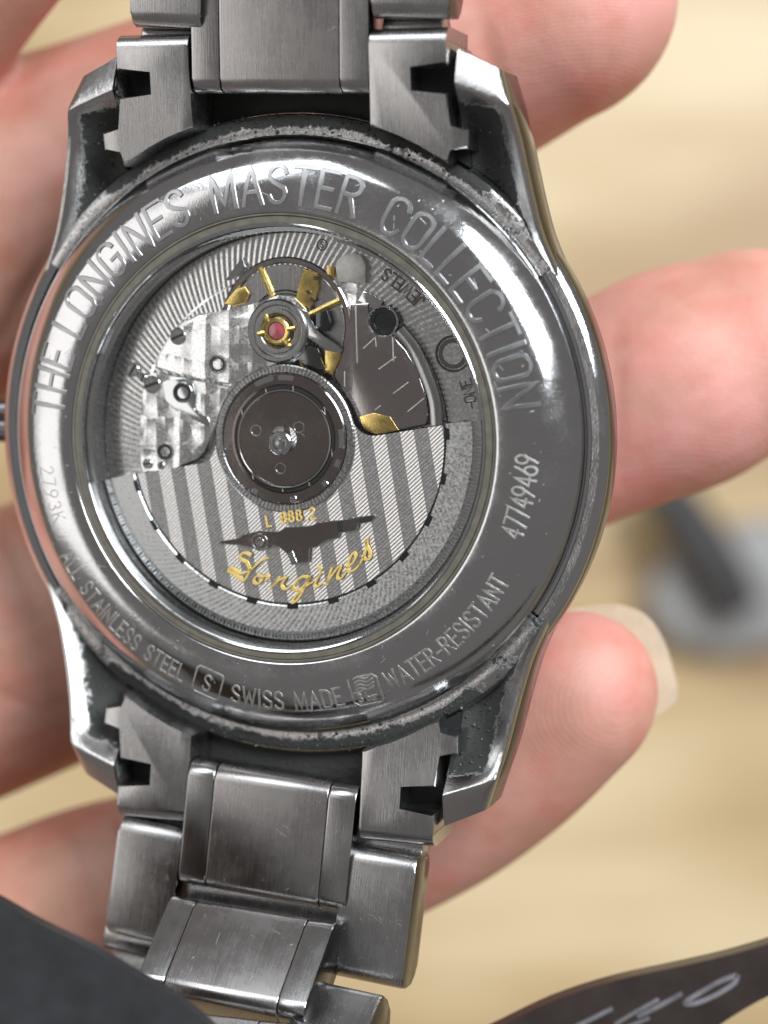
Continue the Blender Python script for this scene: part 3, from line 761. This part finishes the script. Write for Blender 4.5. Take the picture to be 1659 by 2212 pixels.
# ---- bracelet end links: notched blocks between the lugs
EP = [(2.0, 6.69), (2.3, 6.60), (2.65, 6.47), (3.05, 6.28), (3.4, 6.08), (3.70, 5.88), (3.70, 6.22), (4.13, 6.20), (4.15, 6.60), (3.71, 6.62), (3.71, 7.34), (2.88, 7.34), (2.88, 7.90), (3.71, 7.90), (3.71, 8.34), (3.66, 8.40), (2.08, 8.42), (2.02, 8.36)]
for sx in (-1, 1):
    for sy in (-1, 1):
        poly = [(x * sx, y * sy) for x, y in EP]
        el = prism('end_link', poly, -1.9, .0, M['endl'], watch, .045, 2, 30, ztop=lambda x, y: (abs(y) - 7.2) * .16)
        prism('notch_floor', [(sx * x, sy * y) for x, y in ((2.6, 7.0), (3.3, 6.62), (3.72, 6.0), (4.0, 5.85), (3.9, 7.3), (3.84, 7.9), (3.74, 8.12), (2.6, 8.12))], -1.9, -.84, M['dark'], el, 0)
        # rounded outer shoulder where the next link turns
        V = []; F = []
        for x in (2.04, 3.69):
            for k in range(9):
                a = rad(90 * k / 8); V.append((sx * x, sy * (8.38 + .30 * math.sin(a)), .17 - .34 + .34 * math.cos(a) - .03))
            V.append((sx * x, sy * 8.68, -1.6)); V.append((sx * x, sy * 8.38, -1.6))
        n = 11
        for k in range(n): F.append((k, (k + 1) % n, n + (k + 1) % n, n + k))
        F.append(tuple(range(n))); F.append(tuple(range(n, 2 * n)))
        bm = bmesh.new(); vs = [bm.verts.new(v) for v in V]
        for f in F: bm.faces.new([vs[i] for i in f])
        from_bm('shoulder', bm, M['endl'], el, 40)

# lower middle of each end link; its grime colour also stands for shadow there
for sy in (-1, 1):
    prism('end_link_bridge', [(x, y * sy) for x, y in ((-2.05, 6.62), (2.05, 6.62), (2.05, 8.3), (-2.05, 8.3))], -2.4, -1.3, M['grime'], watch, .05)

# ---- bracelet links
def link_section(L, th, r, n=6):
    """closed outline in (y, z): a slab with rounded ends"""
    P = []
    for cx, cz, a0 in ((L / 2 - r, th / 2 - r, 0), (-L / 2 + r, th / 2 - r, 90), (-L / 2 + r, -th / 2 + r, 180), (L / 2 - r, -th / 2 + r, 270)):
        for i in range(n + 1):
            a = rad(a0 + 90 * i / n); P.append((cx + r * math.cos(a), cz + r * math.sin(a)))
    return P
def link_mesh(name, x0, x1, L, th, mat, parent, r=.34, bev=.045, side=None):
    bm = bmesh.new(); S = link_section(L, th, r)
    A = [bm.verts.new((x0, y, z)) for y, z in S]; B = [bm.verts.new((x1, y, z)) for y, z in S]; n = len(S)
    for i in range(n): bm.faces.new((A[i], A[(i + 1) % n], B[(i + 1) % n], B[i]))
    fa_ = bm.faces.new(A[::-1]); fb_ = bm.faces.new(B)
    r_ = bmesh.ops.bevel(bm, geom=list(fa_.edges) + list(fb_.edges), offset=bev, segments=2, profile=.5, affect='EDGES')
    o = from_bm(name, bm, mat, parent, 35)
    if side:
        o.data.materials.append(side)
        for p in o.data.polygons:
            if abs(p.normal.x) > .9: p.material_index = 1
    return o
def frame_from(u0, v0, h0, u1, v1, h1, xdir=None):
    """link frame from the middles of its near and far top edges (photograph point + height)"""
    a, b = at(u0, v0, h0), at(u1, v1, h1); y = (a - b); L = y.length; y.normalize()
    x = Vector((1, 0, 0)) if xdir is None else xdir
    x = (x - y * x.dot(y)).normalized(); z = x.cross(y)
    m = Matrix((x, y, z)).transposed().to_4x4(); m.translation = (a + b) / 2
    return m, L
def center_link(p0, p1, W, th=1.15, xdir=None, sm=.27):
    m, L = frame_from(*p0, *p1, xdir)
    x1 = W / 2; x2 = W / 2 - W * sm / 2
    xs = W * .5 - W * .16
    mid = link_mesh('center_link', -xs + .012, xs - .012, L, th, M['brush'], watch, .32, .03)
    mid.matrix_local = m @ Matrix.Translation((0, 0, -th / 2))
    for s in (-1, 1):
        a, b = sorted((s * (xs + .012), s * x1))
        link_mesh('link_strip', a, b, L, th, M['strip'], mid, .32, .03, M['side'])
    scuff(mid, xs - .05, L, th)
    return mid
def scuff(link, hx, L, th):
    V = []; F = []
    for _ in range(15):
        x, y = random.uniform(-hx, hx), random.uniform(-L / 2 + .3, L / 2 - .3); l = random.choice((.03, .04, .06, .12, .3)); a = rad(random.choice((90, 88, 93, 60, 140, 30, 20)))
        l = max(.02, min(l, .9 * (hx - abs(x)) + .02))
        strokes([[(x, y), (x + l * math.cos(a), y + l * math.sin(a) * (1 if y < 0 else -1))]], random.uniform(.005, .010), .003, lambda X, Y, z: (X, Y, th / 2 + z), V, F)
    o = obj('scratches', V, F, M['etch2'], link, 25); o['kind'] = 'stuff'
def hinge(p, W, L=.9, z=-.75):
    a = at(*p); m = Matrix.Translation(a)
    o = link_mesh('hinge', -W / 2, W / 2, L, .7, M['endl'], watch, .3, .03); o.matrix_local = m @ Matrix.Translation((0, 0, z)); return o
def outer_link(p0, p1, W, th=1.15, xdir=None):
    m, L = frame_from(*p0, *p1, xdir)
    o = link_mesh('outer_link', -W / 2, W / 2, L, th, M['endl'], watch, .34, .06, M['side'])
    o.matrix_local = m @ Matrix.Translation((0, 0, -th / 2))
    scuff(o, W / 2 - .12, L, th)
    return o
# upper side of the bracelet
center_link((600, -130, .30), (603, 203, .02), 3.96)
outer_link((357, -190, .6), (356, 62, .3), 1.62)
outer_link((886, -190, .6), (884, 42, .3), 1.66)
# lower side
center_link((588, 1672, .12), (561, 1944, .35), 3.94)
outer_link((327, 1776, .05), (292, 2036, .25), 1.55)
outer_link((823, 1838, .15), (788, 2128, .45), 1.64)
center_link((548, 1952, .5), (468, 2160, 2.3), 3.9)
outer_link((296, 2040, .0), (215, 2150, 1.4), 1.55)
outer_link((752, 2120, .9), (660, 2330, 2.9), 1.7)
center_link((440, 2176, 2.3), (360, 2330, 4.4), 3.9)

hinge((556, 1962, .3), 3.8, 1.1); hinge((270, 2048, .1), 1.4, .9)
hinge((357, 82, .1), 1.5, .8); hinge((878, 62, .1), 1.3, .8); hinge((330, 1766, .0), 1.4, .7); hinge((830, 1828, .1), 1.5, .8)

# ---- crumbs of dirt in the gaps
for mat, cnt, s0, s1 in ((M['crumb'], 420, .015, .055), (M['fleck'], 150, .008, .024)):
    V = []; F = []
    for _ in range(cnt):
        if random.random() < .5:
            a = rad(random.choice((90, 270)) + random.gauss(0, 22)); r = random.uniform(6.58, 7.08); p = Vector((r * math.cos(a), r * math.sin(a), -.87))
            if abs(a % PI - PI / 2) > rad(50): continue
        else:
            i = random.uniform(1.0, 6.4); k = int(i); t_ = i - k
            a_ = Vector((*PADLO[k], ZI[k])).lerp(Vector((*PADLO[k + 1], ZI[k + 1])), t_); b_ = Vector((*PADHI[k], ZO[k])).lerp(Vector((*PADHI[k + 1], ZO[k + 1])), t_)
            w_ = random.uniform(.1, .75); p = a_.lerp(b_, .02 + .92 * w_); p.z -= (DIP[k] * (1 - t_) + DIP[k + 1] * t_) * max(0, 1 - abs((w_ - .42) / .5) ** 2.2) - .01
            p.x *= random.choice((-1, 1)); p.y *= random.choice((-1, 1))
        s = random.uniform(s0, s1); b0 = len(V)
        for d in ((1, 0, 0), (-.5, .87, 0), (-.5, -.87, 0), (0, 0, .8)): V.append(p + Vector(d) * s * random.uniform(.6, 1.4))
        F += [(b0, b0 + 1, b0 + 3), (b0 + 1, b0 + 2, b0 + 3), (b0 + 2, b0, b0 + 3), (b0, b0 + 2, b0 + 1)]
    o = obj('dirt_crumbs', V, F, mat, case); o['kind'] = 'stuff'

# ================================================================== HAND
def finger(V, F, pts, n=28, tip=True):
    P = [atw(u, v, z) for u, v, z, r in pts]; R = [r / 100 * (DIST - z) / DIST for u, v, z, r in pts]
    path = catmull(P, 8); rr = [q.x for q in catmull([(r, i, 0) for i, r in enumerate(R)], 8)]
    if tip:
        d = (path[-1] - path[-2]).normalized(); c = path[-1]; r = rr[-1]
        for k in range(1, 9):
            a = k / 8 * PI / 2 * .98; path.append(c + d * (r * 1.12 * math.sin(a))); rr.append(max(.05, r * math.cos(a)))
    tube(V, F, path, rr, n, flat=.92)
V = []; F = []
finger(V, F, [(-700, 700, -9, 320), (-400, 340, -8.6, 280), (-150, 10, -5.5, 215), (60, -240, -4, 200), (250, -480, -3.5, 190), (400, -650, -3, 180)])
finger(V, F, [(-700, 900, -9.5, 380), (-300, 620, -9.2, 370), (0, 500, -8.9, 352), (300, 370, -8.3, 310), (700, 210, -6.8, 290), (1000, 95, -5.6, 282), (1190, 20, -4.6, 250)])
finger(V, F, [(-700, 1650, -9.5, 360), (-300, 1510, -9.2, 320), (0, 1405, -8.9, 296), (400, 1240, -8.4, 280), (900, 1040, -7.0, 262), (1250, 905, -6.0, 236), (1470, 818, -5.4, 246), (1600, 765, -5.2, 225)])
finger(V, F, [(-700, 2250, -9.5, 300), (-300, 2130, -9, 250), (0, 2035, -8.4, 222), (260, 1935, -7.8, 212), (600, 1880, -7.2, 205), (900, 1755, -6.2, 200), (1080, 1640, -5.2, 194), (1225, 1512, -4.3, 186)])
tube(V, F, catmull([atw(-640, 420, -9.6), atw(-700, 900, -9.8), atw(-700, 1500, -9.8), atw(-650, 2250, -9.8)], 6), [4.4] * 19, 24)
hm = bpy.data.meshes.new('hand_raw'); hm.from_pydata([tuple(v) for v in V], [], F); hm.update()
ho = bpy.data.objects.new('hand_raw', hm); COL.objects.link(ho)
bm = bmesh.new(); bm.from_mesh(hm); bmesh.ops.recalc_face_normals(bm, faces=bm.faces); bm.to_mesh(hm); bm.free()
md = ho.modifiers.new('r', 'REMESH'); md.mode = 'VOXEL'; md.voxel_size = .14; md.use_smooth_shade = True
ms = ho.modifiers.new('s', 'SMOOTH'); ms.factor = .5; ms.iterations = 12
dg = bpy.context.evaluated_depsgraph_get(); dg.update()
me = bpy.data.meshes.new_from_object(ho.evaluated_get(dg)); bpy.data.objects.remove(ho)
me.name = 'hand'; me.materials.clear(); me.materials.append(M['skin'])
me.polygons.foreach_set('use_smooth', [True] * len(me.polygons))
def crease(a, b, depth, wid):
    """press a fold into the skin along a line from a to b (photograph points, finger top)"""
    return (a, b, depth, wid)
CR = [((262, 1770), (338, 1985), .16, .13), ((300, 1775), (352, 1935), .12, .12), ((170, 1800), (240, 2010), .05, .2),
      ((12, 1150), (95, 1330), .05, .15), ((-40, 1480), (150, 1560), .05, .12), ((-20, 770), (110, 545), .10, .2), ((60, 860), (130, 690), .06, .15),
      ((1150, 470), (1030, 20), .08, .25), ((1330, 1010), (1330, 700), .05, .2), ((60, 240), (230, 420), .07, .3)]
nv = len(me.vertices)
co = np.empty(nv * 3, 'f'); me.vertices.foreach_get('co', co); co = co.reshape(nv, 3)
nr = np.empty(nv * 3, 'f'); me.vertex_normals.foreach_get('vector', nr); nr = nr.reshape(nv, 3)
tipv = np.clip((co[:, 0] + 6.5) / 10.5, 0, 1)
kk = DIST / (DIST - co[:, 2]); pu = 829.5 + co[:, 0] * kk * 100; pv = 1106 - co[:, 1] * kk * 100
dz = np.zeros(nv)
for a, b, d, w in CR:
    ab = np.array(b) - np.array(a)
    t_ = np.clip(((pu - a[0]) * ab[0] + (pv - a[1]) * ab[1]) / (ab @ ab), 0, 1)
    q = np.hypot(pu - a[0] - ab[0] * t_, pv - a[1] - ab[1] * t_) / 100
    dz += d * np.exp(-(q / w) ** 2) * np.sqrt(np.sin(np.pi * np.clip(.08 + t_ * .84, 0, 1)))
dz[nr[:, 2] < .05] = 0
co -= nr * dz[:, None]
me.vertices.foreach_set('co', co.astype('f').ravel())
ta = me.attributes.new('tip', 'FLOAT', 'POINT'); ta.data.foreach_set('value', tipv)
hand = bpy.data.objects.new('hand', me); COL.objects.link(hand)
tag(hand, 'bare hand held palm up, its fingers passing behind the watch', 'hand')
# nail of the little finger, seen edge-on past the finger tip
out = [(1180, 1330), (1260, 1312), (1335, 1306), (1395, 1328), (1435, 1385), (1456, 1450), (1464, 1500), (1448, 1526), (1405, 1552), (1330, 1600), (1200, 1590)]
oc = catmull([(*p, 0) for p in out], 3)
c0 = Vector((1275, 1470, 0)); V = []; F = []; N = len(oc)
for layer in (0, 1):
    for s in (1, .66, .33):
        for p in oc:
            q = c0 + (p - c0) * s; dx = (q.x - 1250) * .62 + (q.y - 1500) * .78
            z = -5.15 - 0.05 * layer - ((q - c0).length / 230) ** 2 * -.0 + (dx / 200) ** 2 * .55
            V.append(atw(q.x, q.y, z))
    V.append(atw(c0.x, c0.y, -5.15 - .05 * layer))
H = 3 * N + 1
for layer in (0, 1):
    b = layer * H
    for s in range(2):
        for i in range(N):
            j = (i + 1) % N; F.append((b + s * N + i, b + s * N + j, b + (s + 1) * N + j, b + (s + 1) * N + i))
    for i in range(N): F.append((b + 2 * N + i, b + 2 * N + (i + 1) % N, b + 3 * N))
for i in range(N): F.append((i, (i + 1) % N, H + (i + 1) % N, H + i))
bm = bmesh.new(); vs = [bm.verts.new(v) for v in V]
for f in F: bm.faces.new([vs[i] for i in f])
from_bm('fingernail', bm, M['nail'], hand, 40)

# ================================================================== THINGS AROUND
def slab(name, pts, z, th, mat, bev, curve=None):
    bm = bmesh.new(); P = [atw(u, v, z + (curve(u, v) if curve else 0)) for u, v in pts]
    top = [bm.verts.new(p) for p in P]; bot = [bm.verts.new(p + Vector((0, 0, -th))) for p in P]
    ft = bm.faces.new(top)
    for i in range(len(P)):
        j = (i + 1) % len(P); bm.faces.new((top[j], top[i], bot[i], bot[j]))
    bm.faces.new(bot[::-1])
    bmesh.ops.bevel(bm, geom=list(ft.edges), offset=bev, segments=3, profile=.5, affect='EDGES')
    return from_bm(name, bm, mat, None, 40)
pn = slab('dark_panel', [(q.x, q.y) for q in catmull([(-400, 1740, 0), (-120, 1885, 0), (0, 1948, 0), (88, 1998, 0), (190, 2047, 0), (286, 2103, 0), (376, 2154, 0), (450, 2214, 0), (530, 2300, 0), (630, 2440, 0), (700, 2600, 0)], 4)] + [(-400, 2600)], 3.4, .5, M['panel'], .1)
tag(pn, 'smooth charcoal panel across the lower left corner, in front of the bracelet', 'panel')
up = catmull([(900, 2330, 0), (1000, 2258, 0), (1090, 2212, 0), (1200, 2160, 0), (1330, 2118, 0), (1480, 2085, 0), (1600, 2056, 0), (1750, 2010, 0)], 4)
lo = catmull([(1950, 2040, 0), (1700, 2135, 0), (1600, 2185, 0), (1520, 2240, 0), (1400, 2330, 0), (1250, 2420, 0)], 4)
st = slab('brown_strip', [(q.x, q.y) for q in up] + [(q.x, q.y) for q in lo], 3.0, .5, M['brownstrip'], .1)
tag(st, 'glossy dark brown curved strip with smeared silver writing, lower right corner', 'strip')
V = []; F = []
for pts, w in (([(1588, 2108), (1555, 2120), (1520, 2140), (1480, 2165), (1500, 2168), (1545, 2150), (1585, 2125), (1592, 2110)], .10), ([(1470, 2148), (1430, 2170), (1380, 2195)], .10), ([(1420, 2160), (1370, 2188), (1330, 2212)], .08), ([(1320, 2180), (1270, 2205), (1230, 2225)], .09), ([(1400, 2200), (1360, 2216), (1300, 2240)], .07)):
    pp = [atw(q.x, q.y, 3.0) for q in catmull([(*p, 0) for p in pts], 4)]
    strokes([[(p.x, p.y) for p in pp]], w, .015, lambda x, y, z: (x, y, 3.005 + z), V, F)
obj('silver_writing', V, F, M['silver'], st)
hb = slab('grey_holder', [(1395, 1290), (1440, 1200), (1520, 1150), (1640, 1120), (1800, 1110), (1830, 1300), (1700, 1400), (1560, 1420), (1450, 1390)], -116, 4, M['grey'], 1.2)
tag(hb, 'blurred grey holder with a dark bar, lying on the table by the right edge', 'holder')
V = []; F = []; tube(V, F, [atw(1420, 1030, -114), atw(1500, 1150, -114), atw(1560, 1250, -114), atw(1600, 1320, -114)], [1.8, 2.2, 2.2, 1.8], 14); obj('dark_bar', V, F, M['black'], hb)
